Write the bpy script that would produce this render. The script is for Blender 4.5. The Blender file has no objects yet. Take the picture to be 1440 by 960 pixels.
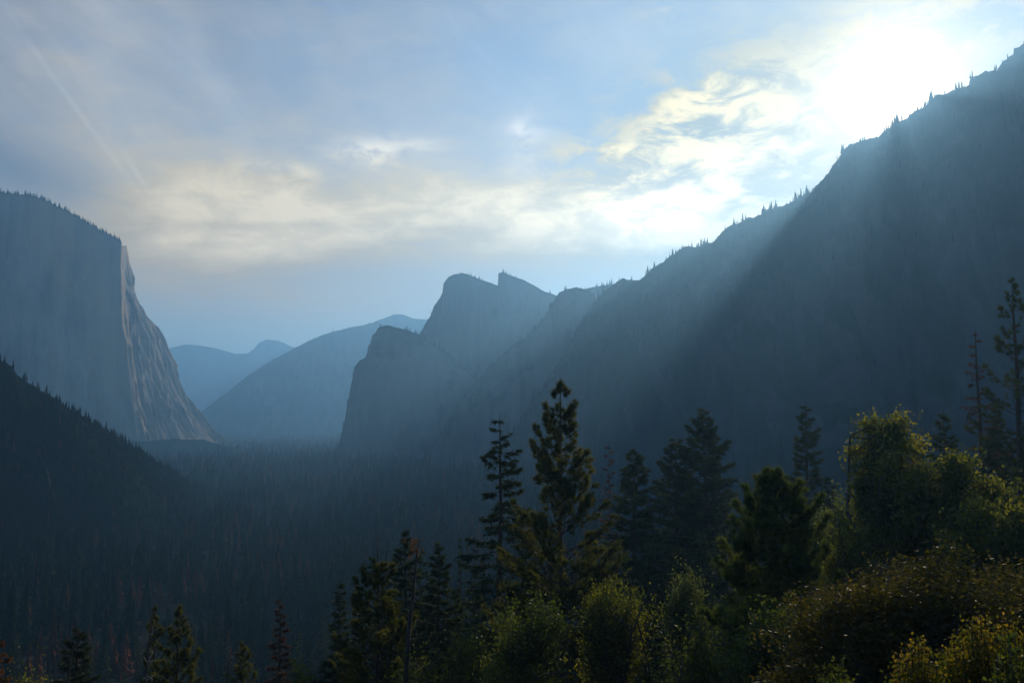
import bpy, math, random
import numpy as np
from mathutils import Vector, noise as mnoise

# ------------------------------------------------------------------ camera, sky, sun, exposure
F, CX, CY = 1250.0, 720.0, 480.0            # focal length and centre in the photograph's pixels
HORIZON = 585.0
PITCH = math.atan((HORIZON - CY) / F)
CP, SP = math.cos(PITCH), math.sin(PITCH)
SUN_PX = (1258.0, 128.0)
HAZE_DENSITY = 1.45e-4
EXPOSURE = 0.0

S = bpy.context.scene
COL = S.collection

def ray(px, py):
    a, b = (px - CX) / F, (CY - py) / F
    return np.array((a, CP - SP * b, SP + CP * b))

def at(px, py, Y):
    r = ray(px, py)
    return r * (Y / r[1])

cam_d = bpy.data.cameras.new('camera')
cam_d.sensor_width = 36.0
cam_d.lens = 36.0 * F / 1440.0
cam_d.clip_start, cam_d.clip_end = 0.1, 60000
cam = bpy.data.objects.new('camera', cam_d)
COL.objects.link(cam)
cam.rotation_euler = (math.pi / 2 + PITCH, 0, 0)
S.camera = cam

sun_dir = ray(*SUN_PX)
sun_dir = sun_dir / np.linalg.norm(sun_dir)
SUN_EL = math.asin(sun_dir[2])
SUN_AZ = math.atan2(sun_dir[0], sun_dir[1])   # clockwise from +Y
sun_d = bpy.data.lights.new('sun', 'SUN')
sun_d.energy = 3.6
sun_d.angle = math.radians(0.8)
sun_d.color = (1.0, 0.85, 0.69)
sun = bpy.data.objects.new('sun', sun_d)
COL.objects.link(sun)
sun.rotation_euler = Vector(sun_dir).to_track_quat('Z', 'Y').to_euler()

S.view_settings.view_transform = 'Standard'
S.view_settings.look = 'None'
S.view_settings.gamma = 1.0
S.view_settings.use_curve_mapping = False
S.view_settings.exposure = EXPOSURE
S.cycles.use_denoising = True
S.cycles.volume_bounces = 1
S.cycles.max_bounces = 8
S.cycles.diffuse_bounces = 2
S.cycles.glossy_bounces = 1
S.cycles.transmission_bounces = 3
S.cycles.transparent_max_bounces = 4

class Nodes:
    """small helper round one node tree"""
    def __init__(self, tree):
        self.t = tree
        tree.nodes.clear()
    def n(self, kind, **kw):
        nd = self.t.nodes.new(kind)
        for k, v in kw.items():
            setattr(nd, k, v)
        return nd
    def put(self, sock, v):
        if isinstance(v, bpy.types.NodeSocket):
            self.t.links.new(v, sock)
        else:
            sock.default_value = v
    def m(self, op, a, b=0.0, c=None, clamp=False):
        nd = self.n('ShaderNodeMath', operation=op, use_clamp=clamp)
        self.put(nd.inputs[0], a); self.put(nd.inputs[1], b)
        if c is not None: self.put(nd.inputs[2], c)
        return nd.outputs[0]
    def vm(self, op, a, b=None, out=0):
        nd = self.n('ShaderNodeVectorMath', operation=op)
        self.put(nd.inputs[0], a)
        if b is not None: self.put(nd.inputs[1], b)
        return nd.outputs[out]
    def comb(self, x, y, z):
        nd = self.n('ShaderNodeCombineXYZ')
        for s, v in zip(nd.inputs, (x, y, z)): self.put(s, v)
        return nd.outputs[0]
    def noise(self, vec, scale, detail=4, rough=0.55, dist=0.0, lac=2.0):
        nd = self.n('ShaderNodeTexNoise')
        self.put(nd.inputs['Vector'], vec)
        nd.inputs['Scale'].default_value = scale
        nd.inputs['Detail'].default_value = detail
        nd.inputs['Roughness'].default_value = rough
        nd.inputs['Lacunarity'].default_value = lac
        nd.inputs['Distortion'].default_value = dist
        return nd.outputs[0]
    def mix(self, f, a, b, blend='MIX'):
        nd = self.n('ShaderNodeMix', data_type='RGBA', blend_type=blend)
        self.put(nd.inputs[0], f); self.put(nd.inputs[6], a); self.put(nd.inputs[7], b)
        return nd.outputs[2]
    def smooth(self, v, lo, hi):
        nd = self.n('ShaderNodeMapRange', interpolation_type='SMOOTHSTEP')
        self.put(nd.inputs[0], v); self.put(nd.inputs[1], lo); self.put(nd.inputs[2], hi)
        return nd.outputs[0]
    def ramp(self, v, stops):
        nd = self.n('ShaderNodeValToRGB')
        e = nd.color_ramp.elements
        while len(e) < len(stops): e.new(0.5)
        for el, (p, c) in zip(e, stops):
            el.position = p; el.color = (*c, 1)
        self.put(nd.inputs[0], v)
        return nd.outputs[0]

def build_world():
    w = bpy.data.worlds.new('World')
    S.world = w
    w.use_nodes = True
    N = Nodes(w.node_tree)
    out = N.n('ShaderNodeOutputWorld')
    bg = N.n('ShaderNodeBackground')
    STR = 0.09
    bg.inputs[1].default_value = STR
    N.t.links.new(bg.outputs[0], out.inputs[0])
    sky = N.n('ShaderNodeTexSky', sky_type='NISHITA')
    sky.sun_disc = False
    sky.sun_elevation = SUN_EL
    sky.sun_rotation = SUN_AZ
    sky.altitude = 1300
    sky.air_density = 1.0
    sky.dust_density = 0.3
    sky.ozone_density = 1.5
    d = N.n('ShaderNodeTexCoord').outputs['Generated']
    sep = N.n('ShaderNodeSeparateXYZ'); N.put(sep.inputs[0], d)
    x, y, z = sep.outputs
    az = N.m('MULTIPLY', N.m('ARCTAN2', x, y), 57.29578)
    el = N.m('MULTIPLY', N.m('ARCSINE', z), 57.29578)
    def azel(px, py):
        r = ray(px, py); r = r / np.linalg.norm(r)
        return math.degrees(math.atan2(r[0], r[1])), math.degrees(math.asin(r[2]))
    def blob(px, py, sx, sy, rot=0.0, p=2):
        a0, e0 = azel(px, py)
        dx, dy = N.m('SUBTRACT', az, a0), N.m('SUBTRACT', el, e0)
        c, s = math.cos(math.radians(rot)), math.sin(math.radians(rot))
        u = N.m('ADD', N.m('MULTIPLY', dx, c / sx), N.m('MULTIPLY', dy, s / sx))
        v = N.m('ADD', N.m('MULTIPLY', dx, -s / sy), N.m('MULTIPLY', dy, c / sy))
        q = N.m('ADD', N.m('MULTIPLY', u, u), N.m('MULTIPLY', v, v))
        return N.m('EXPONENT', N.m('MULTIPLY', q, -1.0))
    def add(*a):
        r = a[0]
        for b in a[1:]: r = N.m('ADD', r, b)
        return r
    def mul(*a):
        r = a[0]
        for b in a[1:]: r = N.m('MULTIPLY', r, b)
        return r
    # flat cloud sheet seen in perspective
    inv = N.m('DIVIDE', 1.0, N.m('MAXIMUM', N.m('ADD', z, 0.10), 0.03))
    sheet = N.comb(N.m('MULTIPLY', x, inv), N.m('MULTIPLY', y, inv), 0.0)
    ang = N.comb(N.m('MULTIPLY', az, 0.1), N.m('MULTIPLY', el, 0.22), 0.0)
    n_soft = N.noise(sheet, 0.9, 5, 0.5, 0.4)
    n_fine = N.noise(ang, 3.0, 9, 0.62, 0.45)
    n_fine2 = N.noise(ang, 1.15, 6, 0.55, 0.6)
    # long cirrus streaks, running down to the right on the left of the sky
    c, s = math.cos(math.radians(-46)), math.sin(math.radians(-46))
    su = N.m('ADD', N.m('MULTIPLY', az, c), N.m('MULTIPLY', el, s))
    sv = N.m('ADD', N.m('MULTIPLY', az, -s), N.m('MULTIPLY', el, c))
    n_str = N.noise(N.comb(N.m('MULTIPLY', su, 0.05), N.m('MULTIPLY', sv, 0.16), 3.0), 1.0, 7, 0.58, 1.4)
    n_wisp = N.noise(N.comb(N.m('MULTIPLY', az, 0.05), N.m('MULTIPLY', el, 0.25), 7.0), 1.0, 6, 0.55, 0.8)
    # the veil: creamy band over the valley
    veil = add(mul(blob(640, 300, 16, 3.6, -3), 0.80), mul(blob(230, 340, 9, 2.6, -10), 0.75), mul(blob(400, 310, 9, 3.0), .35),
               mul(blob(930, 305, 8, 3.0, 3), 0.35), mul(blob(330, 130, 22, 8), 0.16), mul(blob(90, 120, 9, 8, -40), 0.20))
    veil = mul(veil, N.smooth(add(mul(n_wisp, 0.6), mul(n_soft, 0.5)), 0.10, 0.80))
    veil = add(mul(veil, N.m('ADD', 1.0, mul(N.smooth(n_fine, 0.28, 0.74), 0.50)), 1.42), mul(blob(600, 60, 28, 9), N.smooth(n_fine2, 0.3, 0.75), 0.22))
    cirrus = mul(add(blob(60, 90, 13, 7, -40), mul(blob(520, 60, 26, 7), 0.6)), N.smooth(n_str, 0.36, 0.80), 0.27)
    trail = mul(blob(105, 150, 5.6, 0.16, -50.5), N.smooth(n_wisp, 0.3, 0.6), 0.16)
    trail = add(trail, mul(blob(193, 245, 1.2, 0.14, -55), 0.2))
    puff = add(mul(blob(520, 214, 2.2, 0.75, 4), 1.2), mul(blob(395, 240, 2.3, 0.5), 0.8), mul(blob(600, 205, 1.5, 0.4), 0.5))
    puff = mul(puff, N.smooth(n_fine, 0.35, 0.62), 0.75)
    broken = add(mul(blob(930, 215, 5.5, 3.6, 22), 1.1), mul(blob(1060, 200, 4.5, 4.5), 0.9), mul(blob(830, 215, 3.2, 0.7), 0.7),
                 mul(blob(980, 140, 3.5, 1.0, 10), 0.8), mul(blob(930, 285, 8, 2.0), 0.40),
                 mul(blob(1330, 30, 7, 2.5), 0.6), mul(blob(960, 15, 2.5, .6), 0.4))
    broken = mul(broken, N.smooth(add(mul(n_fine, 0.75), mul(n_fine2, 0.45)), 0.49, 0.70), 0.62)
    dog = mul(add(mul(blob(735, 180, 0.75, 0.62), 0.55), mul(blob(740, 186, 1.6, 0.5), 0.30), mul(blob(738, 225, 1.5, 2.6), 0.30)), N.smooth(n_fine, 0.2, 0.7))
    # bluish gap near the left edge and above the right-hand clouds
    gap = add(mul(blob(30, 245, 6.5, 1.9, -14), 0.75), mul(blob(900, 120, 6, 2.2, 14), 0.8), mul(blob(560, 395, 16, 1.7), 0.5))
    gap = N.m('MINIMUM', gap, 1.0)
    veil = mul(veil, N.m('SUBTRACT', 1.0, gap))
    cirrus = mul(cirrus, N.m('SUBTRACT', 1.0, gap))
    # light around the sun in the thin cloud
    cosang = N.vm('DOT_PRODUCT', d, tuple(sun_dir), out=1)
    ang_deg = N.m('MULTIPLY', N.m('ARCCOSINE', N.m('MINIMUM', cosang, 0.999999)), 57.29578)
    glow1 = N.m('EXPONENT', N.m('MULTIPLY', ang_deg, -1 / 1.85))
    glow2 = N.m('EXPONENT', N.m('MULTIPLY', ang_deg, -1 / 7.0))
    glow3 = N.m('EXPONENT', N.m('MULTIPLY', ang_deg, -1 / 20.0))
    K = 1.0 / STR
    def scaled(f, col, k=1.0):
        nd = N.n('ShaderNodeVectorMath', operation='SCALE')
        nd.inputs[0].default_value = col
        N.put(nd.inputs[3], N.m('MULTIPLY', f, K * k))
        return nd.outputs[0]
    base = N.n('ShaderNodeVectorMath', operation='SCALE')
    N.put(base.inputs[0], sky.outputs[0]); base.inputs[3].default_value = 1.0
    low = N.m('MAXIMUM', N.m('SUBTRACT', 1.0, N.m('MULTIPLY', el, 1 / 14.0)), 0.0)
    clear = N.n('ShaderNodeVectorMath', operation='SCALE')     # deeper blue where the sky is free of veil
    N.put(clear.inputs[0], base.outputs[0]); N.put(clear.inputs[3], N.m('SUBTRACT', 1.0, mul(blob(20, 240, 7, 2.0, -14), 0.35)))
    base2 = N.vm('MULTIPLY', clear.outputs[0], (1.02, 1.06, 1.10))
    under = N.n('ShaderNodeVectorMath', operation='SCALE')   # the veil hides part of the blue behind it
    N.put(under.inputs[0], base2); N.put(under.inputs[3], N.m('SUBTRACT', 1.0, N.m('MINIMUM', N.m('MULTIPLY', add(veil, broken, mul(blob(1110, 200, 12, 8, 20), 1.35), mul(blob(450, 400, 24, 4.5), 0.45)), 0.85), 0.93)))
    tot = under.outputs[0]
    front = N.m('ADD', 0.62, N.m('MULTIPLY', glow3, 0.7))      # clouds toward the sun are brighter
    cl = N.m('MINIMUM', add(veil, puff), 1.5)
    parts = [scaled(mul(cl, front), (0.92, 0.75, 0.47)),
             scaled(mul(blob(420, 420, 22, 3.6), 1.0), (0.23, 0.13, 0.03)),
             scaled(mul(broken, front), (1.08, 0.76, 0.22)),
             scaled(add(blob(1120, 190, 10, 7, 20), mul(blob(640, 300, 22, 6), .3)), (0.17, 0.09, 0.0)),
             scaled(mul(add(cirrus, trail), front), (0.60, 0.62, 0.58)),
             scaled(dog, (0.66, 0.52, 0.36)),
             scaled(glow1, (3.6, 3.0, 1.9)),
             scaled(glow2, (0.20, 0.13, 0.03)),
             scaled(glow3, (0.10, 0.07, 0.03))]
    for p in parts:
        tot = N.vm('ADD', tot, p)
    N.t.links.new(tot, bg.inputs[0])
build_world()

# ------------------------------------------------------------------ general builders
rng = np.random.default_rng(7)
random.seed(7)

def tag(o, label=None, cat=None, group=None, kind=None):
    if label: o['label'] = label
    if cat: o['category'] = cat
    if group: o['group'] = group
    if kind: o['kind'] = kind
    return o

def mesh_from(name, verts, faces, mats, smooth=False, var=None, attrs=None):
    """verts (N,3); faces: one (M,k) array or a list of such arrays"""
    if not isinstance(faces, list): faces = [faces]
    faces = [np.asarray(f, dtype=np.int32) for f in faces if len(f)]
    me = bpy.data.meshes.new(name)
    verts = np.asarray(verts, dtype=np.float32)
    me.vertices.add(len(verts))
    me.vertices.foreach_set('co', verts.ravel())
    loops = np.concatenate([f.ravel() for f in faces])
    sizes = np.concatenate([np.full(len(f), f.shape[1], np.int32) for f in faces])
    starts = np.concatenate([[0], np.cumsum(sizes)[:-1]]).astype(np.int32)
    me.loops.add(len(loops)); me.loops.foreach_set('vertex_index', loops)
    me.polygons.add(len(sizes))
    me.polygons.foreach_set('loop_start', starts)
    me.polygons.foreach_set('use_smooth', np.full(len(sizes), smooth, dtype=bool))
    me.update(calc_edges=True)
    for nm, arr in (attrs or {}).items():
        a = me.attributes.new(nm, 'FLOAT', 'POINT')
        a.data.foreach_set('value', np.asarray(arr, dtype=np.float32))
    for m in (mats if isinstance(mats, (list, tuple)) else [mats]):
        me.materials.append(m)
    return me

def link(name, me, parent=None):
    o = bpy.data.objects.new(name, me)
    COL.objects.link(o)
    if parent is not None: o.parent = parent
    return o

class Geo:
    """collects tubes and leaves for one mesh"""
    def __init__(self):
        self.v, self.q, self.t, self.n, self.var = [], [], [], 0, []
    def add(self, verts, quads=None, tris=None, var=None):
        verts = np.asarray(verts, float).reshape(-1, 3)
        self.v.append(verts)
        if quads is not None and len(quads): self.q.append(np.asarray(quads) + self.n)
        if tris is not None and len(tris): self.t.append(np.asarray(tris) + self.n)
        self.var.append(np.broadcast_to(np.asarray(0.5 if var is None else var, float), (len(verts),)))
        self.n += len(verts)
    def tube(self, pts, radii, sides=6):
        pts = np.asarray(pts, float); k = len(pts)
        tan = np.gradient(pts, axis=0)
        tan /= np.linalg.norm(tan, axis=1)[:, None] + 1e-9
        ref = np.array((0, 0, 1.0)) if abs(tan[0][2]) < 0.8 else np.array((1.0, 0, 0))
        a = np.cross(tan, ref); a /= np.linalg.norm(a, axis=1)[:, None] + 1e-9
        b = np.cross(tan, a)
        th = np.linspace(0, 2 * np.pi, sides, endpoint=False)
        ring = (np.cos(th)[None, :, None] * a[:, None, :] + np.sin(th)[None, :, None] * b[:, None, :])
        V = pts[:, None, :] + ring * np.asarray(radii)[:, None, None]
        i = np.arange(k - 1)[:, None] * sides; j = np.arange(sides)[None, :]; j2 = (j + 1) % sides
        Q = np.stack([i + j, i + j2, i + sides + j2, i + sides + j], -1).reshape(-1, 4)
        self.add(V.reshape(-1, 3), quads=Q)
    def needles(self, C, D, n, L, w, spread, var, flat=None):
        """n thin triangles fanning from every centre C along D"""
        C = np.repeat(C, n, 0); D = np.repeat(D, n, 0); var = np.repeat(var, n)
        R = rng.normal(size=C.shape)
        if flat is not None: R[:, 2] *= flat
        T = D + R * spread
        T /= np.linalg.norm(T, axis=1)[:, None] + 1e-9
        ln = (L * rng.uniform(0.6, 1.15, len(C)))[:, None]
        side = np.cross(T, rng.normal(size=C.shape)); side /= np.linalg.norm(side, axis=1)[:, None] + 1e-9
        V = np.stack([C - side * w * .5, C + side * w * .5, C + T * ln], 1).reshape(-1, 3)
        self.add(V, tris=np.arange(len(V)).reshape(-1, 3), var=np.repeat(np.clip(var + rng.normal(0, .06, len(var)), 0, 1), 3))
    def leaves(self, C, size, var, up=0.35, asp=0.55):
        """one four-cornered leaf, slightly folded, at every centre"""
        n = len(C)
        A = rng.normal(size=(n, 3)); A[:, 2] += up; A /= np.linalg.norm(A, axis=1)[:, None]
        B = np.cross(A, rng.normal(size=(n, 3))); B /= np.linalg.norm(B, axis=1)[:, None]
        s = (size * rng.uniform(0.6, 1.2, n))[:, None]
        V = np.stack([C, C + A * s * .5 + B * s * asp * .5, C + A * s, C + A * s * .5 - B * s * asp * .5], 1).reshape(-1, 3)
        self.add(V, quads=np.arange(len(V)).reshape(-1, 4), var=np.repeat(np.clip(var, 0, 1), 4))
    def mesh(self, name, mat, smooth=False):
        f = []
        if self.q: f.append(np.concatenate(self.q))
        if self.t: f.append(np.concatenate(self.t))
        return mesh_from(name, np.concatenate(self.v), f, mat, smooth, attrs={'var': np.concatenate(self.var)})

def material(name):
    m = bpy.data.materials.new(name); m.use_nodes = True
    return m, Nodes(m.node_tree)

def mat_foliage(name, stops, trans=0.4, tint_scale=0.15):
    m, N = material(name)
    out = N.n('ShaderNodeOutputMaterial')
    var = N.n('ShaderNodeAttribute', attribute_name='var').outputs['Fac']
    pos = N.n('ShaderNodeTexCoord').outputs['Object']
    v = N.m('ADD', var, N.m('MULTIPLY', N.m('SUBTRACT', N.noise(pos, tint_scale * 4, 2), 0.5), 0.5))
    col = N.ramp(v, stops)
    dif = N.n('ShaderNodeBsdfDiffuse'); N.put(dif.inputs[0], col)
    tr = N.n('ShaderNodeBsdfTranslucent')
    N.put(tr.inputs[0], N.mix(0.8, col, (1.95, 1.95, 0.5, 1), 'MULTIPLY'))
    gl = N.n('ShaderNodeBsdfGlossy'); gl.inputs['Roughness'].default_value = 0.45
    gl.inputs[0].default_value = (0.6, 0.6, 0.55, 1)
    m1 = N.n('ShaderNodeMixShader'); m1.inputs[0].default_value = trans
    N.t.links.new(dif.outputs[0], m1.inputs[1]); N.t.links.new(tr.outputs[0], m1.inputs[2])
    m2 = N.n('ShaderNodeMixShader'); m2.inputs[0].default_value = 0.04
    N.t.links.new(m1.outputs[0], m2.inputs[1]); N.t.links.new(gl.outputs[0], m2.inputs[2])
    N.t.links.new(m2.outputs[0], out.inputs[0])
    return m

def mat_bark(name, a, b):
    m, N = material(name)
    out = N.n('ShaderNodeOutputMaterial')
    p = N.n('ShaderNodeBsdfPrincipled'); p.inputs['Roughness'].default_value = 0.9
    pos = N.n('ShaderNodeTexCoord').outputs['Object']
    st = N.vm('MULTIPLY', pos, (5, 5, 0.9))
    f = N.noise(st, 1.5, 4, 0.6)
    N.put(p.inputs['Base Color'], N.ramp(f, [(0.35, a), (0.65, b)]))
    bump = N.n('ShaderNodeBump'); bump.inputs['Strength'].default_value = 0.7; bump.inputs['Distance'].default_value = 0.06
    N.put(bump.inputs['Height'], f); N.t.links.new(bump.outputs[0], p.inputs['Normal'])
    N.t.links.new(p.outputs[0], out.inputs[0])
    return m

def mat_forest():
    """many small conifers merged into one mass: 'var' picks live green or rust-red dead"""
    m, N = material('forest_foliage')
    out = N.n('ShaderNodeOutputMaterial')
    var = N.n('ShaderNodeAttribute', attribute_name='var').outputs['Fac']
    col = N.ramp(var, [(0.0, (0.007, 0.013, 0.008)), (0.45, (0.018, 0.028, 0.012)), (0.62, (0.028, 0.036, 0.014)),
                       (0.70, (0.060, 0.026, 0.014)), (1.0, (0.12, 0.046, 0.022))])
    dif = N.n('ShaderNodeBsdfDiffuse'); N.put(dif.inputs[0], col)
    N.t.links.new(dif.outputs[0], out.inputs[0])
    return m

def mat_rock(name, lo, hi, tree=None, streak=(1.0, 1.0, 0.12), scale=0.012, tree_amt=0.5, bump=6.0, sun_tint=None):
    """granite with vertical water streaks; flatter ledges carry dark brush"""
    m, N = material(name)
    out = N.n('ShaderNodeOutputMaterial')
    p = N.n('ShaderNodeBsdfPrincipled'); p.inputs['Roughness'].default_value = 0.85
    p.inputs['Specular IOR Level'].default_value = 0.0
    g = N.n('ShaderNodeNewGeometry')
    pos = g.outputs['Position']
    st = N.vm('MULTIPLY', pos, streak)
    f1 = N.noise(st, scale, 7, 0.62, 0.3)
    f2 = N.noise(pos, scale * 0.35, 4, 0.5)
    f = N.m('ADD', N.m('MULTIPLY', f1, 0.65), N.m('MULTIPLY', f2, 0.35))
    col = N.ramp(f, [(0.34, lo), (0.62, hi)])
    if sun_tint:
        col = N.mix(N.smooth(N.noise(st, scale * 0.7, 4, 0.5), 0.45, 0.7), col, (*sun_tint, 1))  # streaky patches of golden sunlight painted into the rock colour
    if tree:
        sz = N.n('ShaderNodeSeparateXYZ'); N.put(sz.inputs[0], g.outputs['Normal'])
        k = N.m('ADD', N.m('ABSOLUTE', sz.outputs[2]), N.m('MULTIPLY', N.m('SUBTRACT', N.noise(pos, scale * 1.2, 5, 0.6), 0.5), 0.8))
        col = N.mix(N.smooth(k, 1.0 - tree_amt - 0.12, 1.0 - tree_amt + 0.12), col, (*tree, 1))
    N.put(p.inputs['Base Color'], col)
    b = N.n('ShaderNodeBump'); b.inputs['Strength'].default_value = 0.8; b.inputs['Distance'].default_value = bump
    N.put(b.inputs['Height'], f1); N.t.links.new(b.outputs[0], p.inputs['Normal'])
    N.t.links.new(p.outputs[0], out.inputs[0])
    return m

M_GRANITE = mat_rock('pale_granite', (0.11, 0.10, 0.09), (0.42, 0.37, 0.30), (0.03, 0.042, 0.025), tree_amt=0.25, sun_tint=(0.46, 0.32, 0.19))
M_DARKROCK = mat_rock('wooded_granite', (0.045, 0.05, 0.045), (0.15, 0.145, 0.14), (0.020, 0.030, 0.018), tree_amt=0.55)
M_BRUSHROCK = mat_rock('brushy_granite', (0.014, 0.017, 0.015), (0.066, 0.066, 0.064), (0.016, 0.024, 0.014), tree_amt=0.6, streak=(1, 1, 0.25))  # dark tone is the brush-covered rock's own colour
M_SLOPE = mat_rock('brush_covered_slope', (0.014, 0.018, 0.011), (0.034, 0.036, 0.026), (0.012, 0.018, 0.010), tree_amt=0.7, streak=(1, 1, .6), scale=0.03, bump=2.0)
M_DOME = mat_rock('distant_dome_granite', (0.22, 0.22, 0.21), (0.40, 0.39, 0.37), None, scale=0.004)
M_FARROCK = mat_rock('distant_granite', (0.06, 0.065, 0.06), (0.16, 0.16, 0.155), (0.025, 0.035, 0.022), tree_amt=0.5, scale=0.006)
M_GROUND = mat_rock('forest_floor', (0.020, 0.020, 0.014), (0.045, 0.040, 0.028), None, streak=(1, 1, 1), scale=0.05, bump=0.6)
M_FOREST = mat_forest()
M_BARK = mat_bark('conifer_bark', (0.030, 0.022, 0.017), (0.085, 0.060, 0.045))
M_SNAG = mat_bark('weathered_snag_wood', (0.028, 0.023, 0.020), (0.085, 0.072, 0.062))
M_PALEWOOD = mat_bark('bleached_deadwood', (0.22, 0.20, 0.17), (0.42, 0.39, 0.34))
M_OAKBARK = mat_bark('oak_bark', (0.028, 0.024, 0.020), (0.075, 0.065, 0.055))
M_PINE = mat_foliage('pine_needles', [(0.15, (0.020, 0.028, 0.009)), (0.5, (0.058, 0.066, 0.017)), (0.85, (0.13, 0.12, 0.030))], 0.45)
M_FIR = mat_foliage('fir_needles', [(0.15, (0.016, 0.027, 0.014)), (0.5, (0.034, 0.050, 0.022)), (0.85, (0.070, 0.085, 0.034))], 0.3)
M_DARKPINE = mat_foliage('dense_pine_needles', [(0.15, (0.018, 0.034, 0.010)), (0.5, (0.050, 0.072, 0.016)), (0.85, (0.10, 0.115, 0.026))], 0.45)
M_RED = mat_foliage('dead_red_needles', [(0.15, (0.050, 0.024, 0.016)), (0.5, (0.11, 0.044, 0.026)), (0.85, (0.16, 0.070, 0.036))], 0.2)
M_RUST = mat_foliage('rust_brown_needles', [(0.15, (0.030, 0.016, 0.008)), (0.5, (0.060, 0.030, 0.014)), (0.85, (0.09, 0.045, 0.020))], 0.2)
M_ORANGE = mat_foliage('dead_orange_needles', [(0.15, (0.08, 0.032, 0.012)), (0.5, (0.16, 0.065, 0.022)), (0.85, (0.22, 0.10, 0.035))], 0.3)
M_OAK = mat_foliage('oak_leaves', [(0.15, (0.038, 0.050, 0.012)), (0.5, (0.10, 0.11, 0.020)), (0.85, (0.20, 0.18, 0.032))], 0.55)
M_PALE = mat_foliage('pale_green_leaves', [(0.15, (0.05, 0.07, 0.03)), (0.5, (0.10, 0.12, 0.05)), (0.85, (0.16, 0.17, 0.07))], 0.45)
M_BROWNOAK = mat_foliage('browning_oak_leaves', [(0.15, (0.032, 0.032, 0.008)), (0.5, (0.064, 0.056, 0.012)), (0.85, (0.115, 0.085, 0.016))], 0.4)
M_MANZ = mat_foliage('yellow_green_leaves', [(0.10, (0.048, 0.068, 0.010)), (0.45, (0.12, 0.105, 0.015)), (0.7, (0.18, 0.14, 0.020)), (0.95, (0.30, 0.17, 0.026))], 0.5)
M_GREENBUSH = mat_foliage('green_bush_leaves', [(0.15, (0.035, 0.055, 0.014)), (0.5, (0.065, 0.085, 0.018)), (0.85, (0.12, 0.13, 0.026))], 0.45)

def fbm(p, octaves=4, lac=2.1, gain=0.5):
    s, a, t = 0.0, 1.0, 0.0
    v = Vector(p)
    for _ in range(octaves):
        s += a * mnoise.noise(v); t += a
        v = v * lac; a *= gain
    return s / t

# ------------------------------------------------------------------ the ground: one sheet out to the end of the valley
FLOOR = -134.0
def ground_z(x, y):
    hill = -2.0 - 0.50 * np.maximum(y - 3.0, 0) + 0.45 * np.maximum(x - 8.0, 0) * (y > -200)
    hill = np.where(y < 3, -2.0 + 0.15 * np.maximum(-y, 0) + 0.2 * np.maximum(x - 8, 0), hill)
    fl = FLOOR + 0.0 * x
    k = 18.0
    h = np.clip(0.5 + 0.5 * (hill - fl) / k, 0, 1)
    z = fl * (1 - h) + hill * h + k * h * (1 - h)
    return np.minimum(z, 60.0)

def build_ground():
    rr = np.concatenate([[0.0, 1.5, 3.0], np.geomspace(5, 13800, 150)])
    th = np.linspace(0, 2 * np.pi, 241)[:-1]
    R, T = np.meshgrid(rr, th, indexing='ij')
    X, Y = R * np.sin(T), R * np.cos(T)
    X, Y = np.clip(X, -7800, 7800), np.clip(Y, -1400, 13800)
    Z = ground_z(X, Y)
    jit = np.array([mnoise.noise(Vector((a * .02, b * .02, 0))) * 2.2 + mnoise.noise(Vector((a * .004, b * .004, 5))) * 5.0
                    for a, b in zip(X.ravel(), Y.ravel())]).reshape(X.shape)
    Z = Z + jit * np.clip((R - 6) / 60, 0, 1)
    n = len(th)
    i = np.arange(len(rr) - 1)[:, None] * n; j = np.arange(n)[None, :]; j2 = (j + 1) % n
    Q = np.stack([i + j, i + n + j, i + n + j2, i + j2], -1).reshape(-1, 4)
    me = mesh_from('ground', np.stack([X, Y, Z], -1).reshape(-1, 3), Q, M_GROUND, True)
    tag(link('ground', me), 'dark forested valley floor and hillside below the viewpoint', 'ground', kind='structure')
build_ground()

# ------------------------------------------------------------------ mountains
def resample(keys, step):
    """keys: rows px, py, depth, front_run, back_run ... resampled along the crest every 'step' pixels"""
    k = np.array(keys, float)
    d = np.concatenate([[0], np.cumsum(np.hypot(np.diff(k[:, 0]), np.diff(k[:, 1])))])
    n = int(d[-1] / step) + 1
    s = np.linspace(0, d[-1], n)
    return np.stack([np.interp(s, d, k[:, c]) for c in range(k.shape[1])], 1), s

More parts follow.
